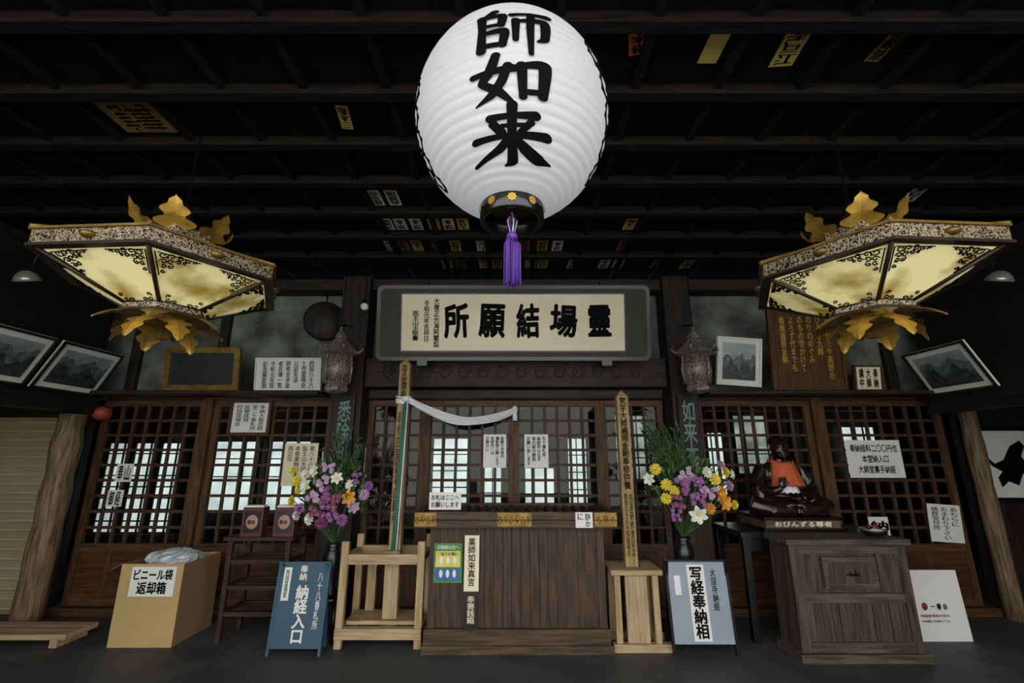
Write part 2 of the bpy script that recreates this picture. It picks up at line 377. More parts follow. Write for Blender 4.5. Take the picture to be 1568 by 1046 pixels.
for sg in (-1,1):
    for k in range(5):
        lt0=(14-k*12) if sg>0 else (2-k*11)
        azc=(54+(12-lt0)*.8) if sg>0 else (68+(2-lt0)*.5)
        pts=[]
        for j in range(24):
            a=2*math.pi*j/24;lt=D(lt0+6.5*math.sin(a));q=math.sin(lt)
            az=sg*D(azc+5.5*math.cos(a)*(1+.4*math.sin(2*a))-(5 if sg>0 else 3)*math.sin(a))
            pts.append(surfaz(az,RZ*q,.002))
        b.tube(pts,.0055,BLACK,6,closed=True)
zb=-RZ*zt
for sgn in (-1,1):
    z0=zb if sgn<0 else -zb
    pr=[(RR+.002,z0-sgn*.015),(RR+.012,z0),(RR+.012,z0+sgn*.055),(RR+.006,z0+sgn*.06),(RR-.012,z0+sgn*.055),(RR-.016,z0)]
    b.lathe(pr,LC,LACQ,40,cap=False);b.lathe([(RR-.006,z0+sgn*.02),(.0,z0+sgn*.02)],LC,LACQ,32,cap=False)
for k in range(10):
    a=2*math.pi*k/10;c=(LC.x+(RR+.014)*math.sin(a),LC.y-(RR+.014)*math.cos(a),LC.z+zb-.024)
    u=Vector((math.cos(a),math.sin(a),0));nrm=Vector((math.sin(a),-math.cos(a),0))
    v=[Vector(c)+nrm*.002];v+=[Vector(c)+nrm*.002+u*(.016*math.cos(t)*(1+.12*math.cos(8*t)))+Vector((0,0,.016*math.sin(t)*(1+.12*math.cos(8*t)))) for t in [2*math.pi*j/32 for j in range(32)]]
    b.add(v,[(0,j+1,(j+1)%32+1) for j in range(32)],GOLD)
b.tube([(0,LC.y,LC.z-zb),(0,LC.y,3.45)],.012,STEEL)
tz=LC.z+zb
b.tube([(0,LC.y,tz+.02),(0,LC.y,tz-.03)],.006,CLOTH)
for i in range(10):
    a=i*.63;b.tube([(0,LC.y,tz-.02),(.02*math.cos(a),LC.y+.02*math.sin(a),tz-.055),(.006*math.cos(a),LC.y+.006*math.sin(a),tz-.11)],.003,PURP if i%2 else CLOTH,5)
b.ell((0,LC.y,tz-.12),(.022,.022,.02),PURP)
for i in range(80):
    a=random.uniform(0,6.28);r=random.uniform(.005,.033);l=random.uniform(.18,.205)
    b.tube([(r*.5*math.cos(a),LC.y+r*.5*math.sin(a),tz-.12),(r*math.cos(a),LC.y+r*math.sin(a),tz-.16),(r*1.05*math.cos(a),LC.y+r*math.sin(a),tz-.12-l)],.003,PURP,4)
b.done()
# ---------- hexagonal lanterns
def petal(b,c,ang,path,w,m):
    t=Vector((-math.sin(ang),math.cos(ang),0));d=Vector((math.cos(ang),math.sin(ang),0))
    vs=[];fs=[]
    for r,z,wf in path:
        p=Vector(c)+d*r+Vector((0,0,z))
        for k in (-1,-.5,0,.5,1): vs.append(p+t*(w*wf*k)+Vector((0,0,(1-abs(k))*.012)))
    for i in range(len(path)-1):
        for k in range(4): a=i*5+k;fs.append((a,a+1,a+6,a+5))
    b.add(vs,fs,m,False)
def arc(r0,z0,r1,z1,bulge,prof):
    out=[];n=len(prof)
    for i,wf in enumerate(prof):
        s=i/(n-1);nx,nz=-(z1-z0),(r1-r0);L=math.hypot(nx,nz);o=bulge*4*s*(1-s)
        out.append((r0+(r1-r0)*s+nx/L*o,z0+(z1-z0)*s+nz/L*o,wf))
    return out
FLEUR=[.55,.5,.6,.95,1.25,1.35,1.3,1.05,.7,.62,.8,.95,.92,.75,.5,.42,.4,.25,.03]
def hexlamp(cx,cy,rot):
    b=B('hexagonal_hanging_lantern');R=.585;zr=2.5
    co=[(math.cos(D(rot+60*k)),math.sin(D(rot+60*k))) for k in range(6)]
    def P(k,r,z): k%=6;return Vector((cx+co[k][0]*r,cy+co[k][1]*r,z))
    for k in range(6):
        def ring(r0,r1,z0,z1,m):
            v=[P(k,r0,z0),P(k+1,r0,z0),P(k+1,r1,z0),P(k,r1,z0),P(k,r0,z1),P(k+1,r0,z1),P(k+1,r1,z1),P(k,r1,z1)]
            b.add(v,[(0,1,2,3),(4,7,6,5),(0,4,5,1),(3,2,6,7),(0,3,7,4),(1,5,6,2)],m)
        ring(R+.0,R-.03,zr-.035,zr+.035,BRONZE)
        ring(R+.014,R-.02,zr+.035,zr+.047,GOLDD);ring(R+.012,R-.04,zr-.05,zr-.035,BRZD)
        mdp=(P(k,R+.002,zr)+P(k+1,R+.002,zr))/2;b.ell(mdp,(.035,.035,.02),GOLDD,10,6)
        p0,p1,q1,q0=P(k,R-.045,zr-.045),P(k+1,R-.045,zr-.045),P(k+1,.19,2.29),P(k,.19,2.29)
        b.add([p0,p1,q1,q0],[(0,1,2,3)],LGL)
        b.tube([P(k,R-.03,zr-.045),P(k,.19,2.288)],.011,BRZD,6)
        b.tube([P(k,.19,2.288),P(k+1,.19,2.288)],.011,BRZD,6)
        ex=(p1-p0).normalized();mid=(q0+q1)/2-(p0+p1)/2;ey=mid.normalized();nr=ex.cross(ey);
        if nr.z>0: nr=-nr
        def sc(cpt,s0,ph,dx,rad=.0035): b.tube([cpt+(dx*math.cos(t*.75+ph)+ey*math.sin(t*.75+ph))*s0*(1-t/11) for t in range(10)],rad,BLACK,4)
        for sd in (0,1):
            base=p0 if sd==0 else p1;dx=ex if sd==0 else -ex
            slant=((q0-p0) if sd==0 else (q1-p1)).normalized()
            for (u,v,s0,ph) in ((.04,.03,.022,0),(.075,.028,.02,2),(.11,.026,.018,4),(.145,.022,.014,0),(.18,.02,.011,2),(.07,.06,.018,1),(.035,.075,.018,3),(.03,.11,.015,4),(.06,.1,.014,5),(.025,.145,.012,0),(.1,.055,.014,3),(.13,.045,.01,1)):
                sc(base+dx*u+slant*v+dx*.015+nr*.004,s0,ph,dx)
            b.tube([base+slant*.02+dx*.03+nr*.004,base+dx*.22+slant*.012+nr*.004],.003,BLACK,4)
            b.tube([base+dx*.02+slant*.02+nr*.004,base+dx*.02+slant*.18+nr*.004],.003,BLACK,4)
            base=q0 if sd==0 else q1
            for (u,v,s0,ph) in ((.03,.025,.016,0),(.06,.02,.013,3),(.02,.055,.013,2)): sc(base+dx*u-ey*v+nr*.004,s0,ph,dx,.003)
        for (r0,z0,z1,m) in ((.2,2.255,2.285,BRONZE),(.215,2.243,2.255,BRZD)):
            b.add([P(k,r0,z0),P(k+1,r0,z0),P(k+1,r0,z1),P(k,r0,z1)],[(0,1,2,3)],m)
        b.add([P(k,R+.01,zr+.045),P(k+1,R+.01,zr+.045),P(k+1,.18,2.68),P(k,.18,2.68)],[(0,1,2,3)],BRZD)
        b.tube([P(k,R+.01,zr+.05),P(k,.18,2.68)],.012,GOLDD,6)
        b.add([P(k,.18,2.68),P(k+1,.18,2.68),P(k+1,.18,2.75),P(k,.18,2.75)],[(0,1,2,3)],BRONZE)
        a=D(rot+60*k)
        petal(b,(cx,cy,0),a,arc(.14,2.71,.27,2.87,-.02,FLEUR),.075,GOLD)
        petal(b,(cx,cy,0),a,arc(.12,2.245,.31,2.175,.02,FLEUR),.06,GOLDD)
        petal(b,(cx,cy,0),a+D(30),arc(.09,2.235,.225,2.085,.025,FLEUR),.062,GOLD)
    b.lathe([(.0,2.12),(.03,2.125),(.05,2.15),(.03,2.18),(.09,2.2),(.12,2.25)],(cx,cy,0),GOLDD,6,False)
    b.add([P(k,.215,2.243) for k in range(6)],[tuple(range(6))],GOLDD)
    b.add([P(k,.18,2.75) for k in range(6)],[tuple(range(6))],BRZD)
    b.lathe([(.04,2.75),(.07,2.8),(.05,2.86),(.02,2.9),(.012,2.95)],(cx,cy,0),BRZD,12)
    z=2.94;i=0
    while z<3.43:
        pts=[]
        for j in range(12):
            t=2*math.pi*j/12;dx=.009*math.cos(t);dz=.02*math.sin(t)
            pts.append((cx+(dx if i%2 else 0),cy+(0 if i%2 else dx),z+.02+dz))
        b.tube(pts,.0028,BLACK,5,closed=True);z+=.031;i+=1
    b.done()
hexlamp(-1.94,2.44,56.5);hexlamp(1.985,2.41,4)
# ---------- sign board
b=B('framed_signboard');b.M=tilt(9,0,4.5,2.43,'X')
def rrect(x0,x1,z0,z1,y0,y1,r,m):
    pts=[]
    for cx,cz,a0 in ((x1-r,z1-r,0),(x0+r,z1-r,90),(x0+r,z0+r,180),(x1-r,z0+r,270)):
        for j in range(5): a=D(a0+j*22.5);pts.append((cx+r*math.cos(a),cz+r*math.sin(a)))
    n=len(pts);v=[(p[0],y0,p[1]) for p in pts]+[(p[0],y1,p[1]) for p in pts]
    b.add(v,[tuple(range(n)),tuple(range(2*n-1,n-1,-1))]+[(i,(i+1)%n,(i+1)%n+n,i+n) for i in range(n)],m)
rrect(-1.37,1.40,2.43,3.2,4.48,4.53,.06,SFRM);rrect(-1.33,1.36,2.47,3.16,4.468,4.485,.05,SMAT)
b.box(-1.125,1.145,4.462,4.471,2.515,3.115,SFRM);b.box(-1.11,1.13,4.455,4.465,2.53,3.1,CREAM)
for ch,x,an,w,h in zip('所願結場靈',(-.56,-.2,.16,.52,.88),(-3,2,-2,3,-1),(.24,.25,.22,.26,.22),(.33,.32,.33,.31,.3)):
    M0=b.M;b.M=M0@tilt(an,x,4.45,2.83,'Y');b.text(ch,x,4.452,2.83,w,h,BLACK,.035);b.M=M0
b.vtext('大僧正光海阿闍梨',-.76,4.452,2.81,.055,.5,BLACK,.02);b.vtext('令和元年吉祥日',-.86,4.452,2.83,.055,.42,BLACK,.02);b.vtext('医王山主敬書',-.97,4.452,2.78,.065,.3,BLACK,.02)
for x in (-.9,.95): b.box(x-.05,x+.05,4.46,4.6,2.38,2.43,SFRM)
for x in (-.9,.95): b.tube([(x,4.52,3.1),(x,4.8,3.3)],.008,STEEL,6)
b.done()
def mlan(cx):
    b=B('bronze_hanging_lantern');c=(cx,4.42,0)
    b.lathe([(.05,2.09),(.11,2.11),(.12,2.14),(.1,2.17),(.125,2.2)],c,GREYM,6,False)
    b.lathe([(.115,2.2),(.13,2.33),(.115,2.46)],c,GREYM,12,True)
    for k in range(6):
        a=math.pi*k/3;x,y=cx+.125*math.cos(a),4.42+.125*math.sin(a);b.tube([(x,y,2.19),(cx+.14*math.cos(a),4.42+.14*math.sin(a),2.33),(x,y,2.47)],.012,GREYM,6)
    b.lathe([(.12,2.46),(.2,2.48),(.19,2.5),(.12,2.56),(.07,2.62),(.05,2.64),(.06,2.66),(.04,2.69),(.015,2.72),(.01,2.76)],c,GREYM,6,False)
    for k in range(6):
        a=math.pi*k/3;p=[(cx+r*math.cos(a),4.42+r*math.sin(a),z) for r,z in ((.17,2.49),(.21,2.5),(.235,2.53),(.22,2.56),(.205,2.545))];b.tube(p,[.014,.013,.011,.009,.006],GREYM,6)
    b.tube([(cx,4.42,2.75),(cx,4.42,3.44)],.006,STEEL,6)
    b.tube([(cx,4.42,2.78),(cx,4.7,2.85)],.01,STEEL,6)
    b.done()
mlan(-1.72);mlan(1.82)
b=B('temple_gong');b.M=tilt(90,-2.08,4.85,2.95,'X')@tilt(20,-2.08,4.85,2.95,'Y')
b.lathe([(.09,-.03),(.1,-.045),(.13,-.04),(.17,-.03),(.19,-.04),(.22,-.02),(.22,.03),(.2,.05)],(-2.08,4.85,2.95),WD,28);b.M=Matrix.Identity(4)
b.tube([(-2.08,4.85,3.15),(-2.08,4.85,3.3)],.01,STEEL,5);b.done()
# ---------- offering box
b=B('offering_box')
b.box(-.71,.80,4.02,4.72,0,.06,WBOXX);b.box(-.70,.78,4.04,4.70,.06,.17,WBOXX)
b.box(-.68,.76,4.08,4.66,.17,.93,WBOX)
for x in (-.68,-.36,.37,.70): b.box(x,x+.06,4.065,4.09,.17,.93,WBOX)
for i in range(9): b.box(-.30+i*.075,-.303+i*.075,4.077,4.081,.17,.93,BLACK)
b.box(-.80,.86,3.98,4.03,.93,1.05,WBOXX);b.box(-.80,.86,4.71,4.76,.93,1.05,WBOXX);b.box(-.80,-.74,4.03,4.71,.93,1.05,WBOXX);b.box(.80,.86,4.03,4.71,.93,1.05,WBOXX)
b.box(-.74,.8,4.03,4.71,.93,.94,BLACK)
for i in range(18): b.box(-.7+i*.085,-.66+i*.085,4.03,4.71,.98,1.03,WBOX)
b.box(-.80,.86,3.975,3.98,.985,.99,BLACK)
def scroll(x0,x1,z0,z1,y):
    b.box(x0,x1,y-.004,y,z0,z1,GOLDD)
    n=int((x1-x0)/.045)
    for i in range(n):
        cx=x0+(i+.5)*(x1-x0)/n
        b.tube([(cx+.019*math.cos(t*.8)*(1-t/13),y-.006,(z0+z1)/2+(.035)*math.sin(t*.8)*(1-t/13)*(1 if i%2 else -1)) for t in range(12)],.004,GOLD,5)
scroll(-.80,-.62,.94,1.045,3.98);scroll(-.12,.16,.94,1.045,3.98);scroll(.68,.86,.94,1.045,3.98)
b.box(-.64,-.41,4.055,4.06,.5,.8,mat('poster_green','#3f7a38',.6));b.box(-.625,-.425,4.05,4.056,.62,.74,mat('poster_yellow','#c0b85a',.6));b.box(-.625,-.425,4.05,4.056,.52,.61,mat('poster_blue','#2c5a90',.6))
b.text('お納経は左へ',-.525,4.052,.77,.18,.03,WHITE,.01)
for x in (-.58,-.525,-.47): b.ell((x,4.05,.67),(.015,.003,.03),WHITE,8,6);b.ell((x,4.05,.57),(.015,.003,.03),WHITE,8,6)
b.text('ご協力お願い',-.525,4.048,.72,.17,.025,BLACK,.01)
b.box(-.39,-.27,4.05,4.06,.44,.86,CREAM);b.vtext('薬師如来真言',-.33,4.047,.66,.06,.36,BLACK,.015)
b.box(-.385,-.275,4.04,4.065,.17,.44,SFRM);b.vtext('奉賽銭箱',-.33,4.037,.31,.06,.2,CREAM,.01)
b.done(.003)
notice(-.70,-.43,1.06,1.2,4.06,['お札はここへ','お願いします'],hor=True,bold=.02)
notice(.52,.66,.93,1.05,3.97,['静か','に'])
# ---------- tall wooden posts and stands
b=B('memorial_wooden_post')
b.box(-1.08,-.98,4.31,4.39,.18,2.36,WPOST);b.add([(-1.08,4.31,2.36),(-.98,4.31,2.36),(-.98,4.39,2.36),(-1.08,4.39,2.36),(-1.03,4.35,2.42)],[(0,1,4),(1,2,4),(2,3,4),(3,0,4)],WPOST)
b.vtext('梵字大師遍照金剛',-1.03,4.306,2.19,.05,.32,BLACK,.02)
b.vtext('奉修四国霊場結願所',-1.055,4.306,1.4,.035,1.0,BLACK,.01)
for i in range(12):
    z=2.0+random.uniform(-.02,.05);b.tube([(-1.09,4.3,z),(-1.03,4.29,z-.01),(-.97,4.3,z),(-.97,4.4,z),(-1.09,4.4,z)],.009,CLOTH,6,closed=True)
b.ell((-1.0,4.28,2.02),(.04,.025,.03),CLOTH)
for dx,m_,w in ((.0,GREEN,.018),(.02,CLOTH,.01),(-.018,GREEN,.01)):
    b.tube([(-1.0+dx,4.29,2.0),(-1.01+dx,4.285,1.5),(-1.02+dx,4.285,1.0),(-1.03+dx,4.285,.68)],w*.6,m_,6)
b.done()
b=B('draped_white_cloth')
sag=[]
for i in range(25):
    t=i/24;x=-.96+.99*t;y=4.25+.60*t;z=2.01+(1.975-2.01)*t-.185*4*t*(1-t)*.85;sag.append((x,y,z))
for k in range(6):
    b.tube([(x,y+.012*math.sin(k*1.3+i*.4),z+(.009*(k-2.5))*(1+.5*math.sin(math.pi*i/24))+.006*math.sin(i*.5+k)) for i,(x,y,z) in enumerate(sag)],.011,CLOTH,6)
b.ell((.03,4.85,1.975),(.03,.02,.04),CLOTH);b.tube([(.03,4.85,1.97),(.03,4.85,1.86)],[.02,.03],CLOTH,6);b.done()
b=B('memorial_wooden_post')
b.box(.955,1.06,4.16,4.24,.07,2.03,WPOST);b.add([(.955,4.16,2.03),(1.06,4.16,2.03),(1.06,4.24,2.03),(.955,4.24,2.03),(1.0075,4.2,2.09)],[(0,1,4),(1,2,4),(2,3,4),(3,0,4)],WPOST)
b.vtext('梵字大師遍照金剛奉修供養',1.008,4.156,1.62,.06,.8,BLACK,.02);b.vtext('四国八十八ヶ所霊場会',.985,4.156,.93,.03,.5,BLACK,.01);b.vtext('先達研修會記念',1.03,4.156,.93,.03,.5,BLACK,.01)
b.done()
b=B('wooden_post_stand')
for y in (4.12,4.52):
    for x in (-1.43,-.79): b.box(x,x+.06,y,y+.05,0,.80,WPALE)
    b.box(-1.37,-.79,y+.008,y+.042,.62,.70,WPALEX);b.box(-1.43,-.73,y-.012,y+.062,.07,.15,WPALEX)
for x in (-1.425,-.785): b.box(x,x+.05,4.17,4.52,.09,.14,WPALE);b.box(x,x+.05,4.17,4.52,.64,.69,WPALE)
b.box(-1.09,-.97,4.25,4.3,.05,.70,WPALE);b.box(-1.30,-1.22,4.47,4.51,.15,.62,WPALE);b.box(-1.37,-.79,4.2,4.5,.15,.18,WPALEX)
b.done(.004)
b=B('wooden_post_stand')
for y in (4.06,4.32):
    for x in (.83,1.14): b.box(x,x+.05,y,y+.05,.06,.56,WPALE)
    b.box(.76,1.28,y-.01,y+.06,0,.06,WPALEX)
b.box(.80,1.22,4.03,4.15,.56,.60,WPALEX);b.box(.80,1.22,4.26,4.4,.56,.60,WPALEX);b.box(.80,.94,4.15,4.26,.56,.6,WPALE);b.box(1.08,1.22,4.15,4.26,.56,.6,WPALE)
b.box(.92,1.1,4.07,4.1,.06,.56,WPALE)
b.done(.004)
# ---------- flowers
def blossom(b,c,d,r,m,n,cup=.5,cm=None,wd=.45):
    d=Vector(d).normalized();u=d.orthogonal().normalized();w=d.cross(u);c=Vector(c)
    for k in range(n):
        a=2*math.pi*k/n+random.uniform(-.1,.1);e=u*math.cos(a)+w*math.sin(a);t=d.cross(e)
        vs=[];fs=[]
        for s_,h,ww in ((.05,.0,.25),(.4,cup*.6,1),(.75,cup*.85,.8),(1.0,cup*.6,.08)):
            p=c+e*(r*s_)+d*(r*h);q=r*wd*ww;vs+=[p-t*q+d*q*.25,p,p+t*q+d*q*.25]
        for i in range(3):
            for j in range(2): a_=i*3+j;fs.append((a_,a_+1,a_+4,a_+3))
        b.add(vs,fs,m,True)
    b.ell(c+d*r*.15,r*.18,cm or FYEL,6,5)
def leaf(b,p,d,l,w,m):
    p=Vector(p);d=Vector(d).normalized();t=d.orthogonal().normalized();t=(Matrix.Rotation(random.uniform(0,6.28),3,d)@t)
    g=Vector((0,0,-.25*l))
    b.add([p,p+d*l*.5+t*w,p+d*l+g,p+d*l*.5-t*w],[(0,1,2,3)],m)
def bouquet(cx,cy,cz,zb,lx,tall,seed,tx,pl):
    random.seed(seed);b=B('flower_arrangement')
    b.lathe([(.0,0),(.07,0),(.075,.02),(.05,.08),(.075,.2),(.085,.3),(.06,.36),(.05,.38),(.07,.41)],(lx,cy,zb),VASE,20)
    top=Vector((lx,cy,zb+.4))
    for i in range(460):
        a=random.uniform(0,6.28);e=random.uniform(-.7,1.3);rr=random.uniform(.08,.33)
        p=Vector((cx,cy,cz))+Vector((math.cos(a)*math.cos(e),math.sin(a)*math.cos(e)*.5,math.sin(e)*.9))*rr
        leaf(b,p,(p-top)+Vector((random.uniform(-.1,.1),random.uniform(-.15,.0),.05)),random.uniform(.06,.13),.015,random.choice((LEAF,LEAFD)))
    for (x,z,m,r,k) in pl:
        r*=1.15;x*=1.08
        y=cy-.18+random.uniform(-.05,.04)+abs(x)*.3
        p=Vector((cx+x,y,cz+z));b.tube([top,(top+p)/2+Vector((0,.03,.02)),p],.004,LEAF,5)
        dd=(x*1.5+random.uniform(-.3,.3),-1,z+random.uniform(-.1,.3))
        if k=='l': blossom(b,p,dd,r,m,6,.5,FYEL,.32)
        elif k=='m':
            for q in range(3): blossom(b,p+Vector(dd).normalized()*.008*q,dd,r*(1-.25*q),m,12,.3+.35*q,m,.22)
        else:
            for q in range(9): 
                o=Vector((random.uniform(-1,1),random.uniform(-.6,.2),random.uniform(-1,1)))*r;blossom(b,p+o,(o.x,-1,o.z),r*.45,m,5,.3,FYEL,.5)
    for i in range(tall):
        a=random.uniform(-1,1);p=Vector((tx+a*.19+random.uniform(-.02,.02),cy+random.uniform(.0,.15),random.uniform(cz+.15,cz+.6)))
        base=Vector((cx+a*.05,cy+.05,cz));b.tube([base,(base+p)/2+Vector((0,0,.04)),p],.004,LEAFD,4)
        d=(p-base).normalized()
        for q in range(44):
            s_=q/44;pp=base.lerp(p,.3+.7*s_);leaf(b,pp,d*1.2+Vector((random.uniform(-1,1),random.uniform(-1,1),random.uniform(-.2,1)))*.7,random.uniform(.05,.1),.006,LEAFD if q%3 else LEAF)
    b.done();return
PL1=[(-.24,.05,FYEL,.05,'m'),(-.28,-.05,FYEL,.045,'m'),(-.20,.16,FWHI,.05,'l'),(-.1,.2,FWHI,.05,'l'),(-.16,.08,FWHI,.06,'l'),(-.22,-.12,FPUR,.04,'c'),(-.12,-.02,FPNK,.05,'c'),(-.02,.1,FPNK,.045,'c'),(.08,.14,FWHI,.05,'l'),(.16,.08,FWHI,.045,'m'),(.0,.0,FPUR,.05,'c'),(.08,-.06,FMAG,.05,'c'),(.04,-.14,FPUR,.05,'c'),(-.06,-.1,FMAG,.05,'c'),(.16,-.02,FORA,.06,'l'),(.2,-.1,FPNK,.05,'l'),(.28,.0,FPNK,.045,'m'),(.3,.07,FPUR,.04,'m'),(-.14,-.2,FWHI,.05,'m'),(.14,-.2,FPUR,.045,'m'),(-.02,-.22,FMAG,.05,'m'),(.22,.14,FPUR,.035,'c'),(-.26,.12,FYEL,.045,'m'),(-.24,-.17,FWHI,.04,'m'),(-.3,.2,FYEL,.035,'m'),(.02,.22,FPNK,.04,'c')]
bouquet(-1.6,4.3,1.17,.35,-1.56,22,3,-1.58,PL1)
PL2=[(-.27,.18,FYEL,.05,'m'),(-.34,.1,FWHI,.05,'l'),(-.2,.05,FYEL,.05,'m'),(-.14,.0,FYEL,.045,'m'),(-.06,.14,FPNK,.05,'c'),(-.1,.04,FPUR,.055,'c'),(.02,.08,FPUR,.05,'l'),(.0,-.04,FPUR,.05,'c'),(-.12,-.1,FMAG,.05,'c'),(.1,.0,FPNK,.045,'c'),(.18,.1,FYEL,.05,'m'),(.28,.16,FYEL,.045,'m'),(.2,-.02,FORA,.065,'l'),(.26,-.1,FORA,.06,'l'),(.12,-.14,FORA,.05,'m'),(.0,-.18,FWHI,.07,'l'),(-.16,-.2,FPUR,.04,'c'),(.32,.04,FPNK,.045,'m'),(.36,-.12,FYEL,.04,'m'),(.1,.16,FWHI,.045,'m'),(-.22,-.06,FYEL,.045,'m'),(.24,.22,FPNK,.04,'m'),(.34,.14,FWHI,.04,'l')]
bouquet(1.58,4.3,1.2,.4,1.5,70,5,1.42,PL2)
for x in (-1.56,1.5):
    h=.35 if x<0 else .4
    b=B('flower_stand');b.lathe([(.14,h-.03),(.14,h)],(x,4.3,0),LACQ,20)
    for k in range(4):
        a=math.pi/4+k*math.pi/2;b.tube([(x+.12*math.cos(a),4.3+.12*math.sin(a),0),(x+.1*math.cos(a),4.3+.1*math.sin(a),h-.03)],.014,LACQ,6)
    b.done()
# ---------- standing signs
b=B('blue_standing_sign');b.M=tilt(-6,0,4.0,0,'X')
b.box(-1.89,-1.49,3.99,4.01,.05,.66,BLUE)
for x in (-1.9,-1.5): b.box(x,x+.02,3.985,4.015,0,.66,BLUE)
b.box(-1.85,-1.79,3.985,3.99,.38,.62,WHITE);b.vtext('奉納',-1.69,3.984,.58,.06,.11,WHITE,.02);b.vtext('納経入口',-1.68,3.984,.29,.1,.4,WHITE,.03);b.vtext('四国霊場第',-1.82,3.982,.5,.03,.2,BLACK,.01);b.vtext('八十八番札所',-1.55,3.984,.38,.04,.4,WHITE,.01)
b.M=tilt(10,0,4.02,.66,'X');
for x in (-1.88,-1.52): b.box(x,x+.025,4.03,4.05,.0,.64,BLUE)
b.done()
b=B('metal_standing_sign');b.M=tilt(-6,0,4.0,0,'X')
b.box(1.26,1.74,3.99,4.0,.08,.66,LBLUE)
for x in (1.245,1.735): b.box(x,x+.02,3.985,4.01,0,.67,STEEL)
b.box(1.245,1.755,3.985,4.01,.66,.675,STEEL)
b.box(1.42,1.56,3.984,3.989,.1,.64,WHITE);b.vtext('写経奉納相',1.49,3.98,.37,.1,.5,BLACK,.03);b.vtext('大窪寺納経',1.63,3.984,.46,.045,.3,BLACK,.01);b.box(1.31,1.36,3.984,3.989,.42,.56,WHITE)
b.M=tilt(10,0,4.02,.66,'X')
for x in (1.25,1.73): b.box(x,x+.02,4.03,4.05,.0,.66,STEEL)
b.done()
b=B('wooden_rack_table')
b.box(-2.48,-1.88,4.2,4.6,.79,.82,WTAB)
for x in (-2.45,-1.95):
    for y in (4.23,4.53): b.box(x,x+.04,y,y+.04,0,.79,WTAB)
    for z in (.2,.4,.6): b.box(x+.005,x+.035,4.27,4.53,z,z+.035,WTAB)
for z in (.2,.4,.6):
    b.box(-2.41,-1.95,4.235,4.265,z,z+.035,WTAB);b.box(-2.41,-1.95,4.535,4.565,z,z+.035,WTAB)
    for i in range(4): b.box(-2.41,-1.95,4.29+i*.06,4.32+i*.06,z+.005,z+.025,WTAB)
b.done(.003)
PINKL=mat('label_pink','#a07a70',.6);DRED=mat('dark_red_box','#4a1a14',.5)
def dbox(x0,x1):
    b=B('incense_gift_box');b.box(x0,x1,4.24,4.34,.82,1.06,DRED);b.box(x0+.02,x1-.02,4.234,4.241,.85,1.03,SFRM)
    b.ell(((x0+x1)/2,4.235,.94),(.055,.006,.06),PINKL);b.text('御香',(x0+x1)/2,4.226,.94,.07,.035,BLACK,.01)
    b.box(x0+.01,x1-.01,4.25,4.33,1.06,1.075,WHITE);b.done()
dbox(-2.36,-2.18);dbox(-2.08,-1.9)
b=B('cardboard_box')
for a in ((-3.27,-2.75,4.16,4.165),(-3.27,-2.75,4.655,4.66)): b.box(a[0],a[1],a[2],a[3],0,.62,CARD)
b.box(-3.27,-3.265,4.165,4.655,0,.62,CARDD);b.box(-2.755,-2.75,4.165,4.655,0,.62,CARDD);b.box(-3.265,-2.755,4.165,4.655,0,.3,CARDD)
b.M=tilt(-25,-3.27,4.16,.62,'Y');b.box(-3.4,-3.27,4.17,4.65,.618,.622,CARDD);b.M=Matrix.Identity(4)
b.box(-3.17,-2.80,4.15,4.158,.375,.60,WHITE);b.text('ビニール袋',-2.985,4.147,.54,.32,.08,BLACK,.03);b.text('返却箱',-2.985,4.147,.44,.24,.09,BLACK,.03)
b.done()
b=B('crumpled_plastic_bag')
b.ell((-2.98,4.4,.60),(.2,.18,.1),PLBAG,26,14,.09);b.ell((-3.1,4.34,.63),(.1,.1,.06),PLBAG,18,10,.12);b.ell((-2.88,4.36,.64),(.1,.1,.055),PLBAG,18,10,.12);b.done()
# ---------- cabinet
b=B('wooden_cabinet');x0,x1=2.19,3.11;y0=3.89
b.box(x0-.03,x1+.03,y0-.03,4.2,0,.06,WCABX);b.box(x0,x1,y0+.02,4.18,.06,.82,WCAB);b.box(x0-.03,x1+.03,y0-.03,4.2,.82,.86,WCABX)
for x in (x0,x1-.07): b.box(x,x+.07,y0,y0+.03,.06,.82,WCAB)
for z in (.06,.40,.75): b.box(x0+.07,x1-.07,y0,y0+.03,z,z+.07,WCABX)
b.box(x0+.07,x0+.22,y0+.005,y0+.03,.47,.75,WCAB);b.box(x1-.24,x1-.07,y0+.005,y0+.03,.47,.75,WCAB)
b.box(x0+.24,x1-.26,y0-.012,y0+.03,.5,.73,WCABX);b.box(x0+.28,x1-.30,y0-.018,y0,.54,.69,WCAB)
b.box(2.6,2.7,y0-.03,y0-.018,.6,.61,STEEL);b.tube([(2.63,y0-.02,.63),(2.63,y0-.04,.6),(2.67,y0-.04,.6),(2.67,y0-.02,.63)],.004,STEEL,5)
for i in range(1,6): b.box(x0+.07+i*.13,x0+.073+i*.13,y0+.016,y0+.021,.13,.40,BLACK)
b.done(.005)
b=B('incense_bowl');b.lathe([(.0,0),(.05,0),(.09,.03),(.1,.05),(.085,.05),(.03,.02)],(2.98,4.02,.86),VASE,18)
b.ell((2.98,4.02,.9),(.075,.075,.02),WHITE,12,6)
b.ell((2.93,4.0,.93),.02,BRZD);b.ell((3.0,4.03,.93),.02,REDB);b.done()
b=B('altar_table');b.box(1.98,3.25,4.22,4.84,.81,.86,LACQ)
for x in (2.0,3.17):
    for y in (4.24,4.76): b.box(x,x+.06,y,y+.06,0,.81,LACQ)
b.box(2.06,3.17,4.25,4.28,.7,.81,LACQ);b.done(.004)
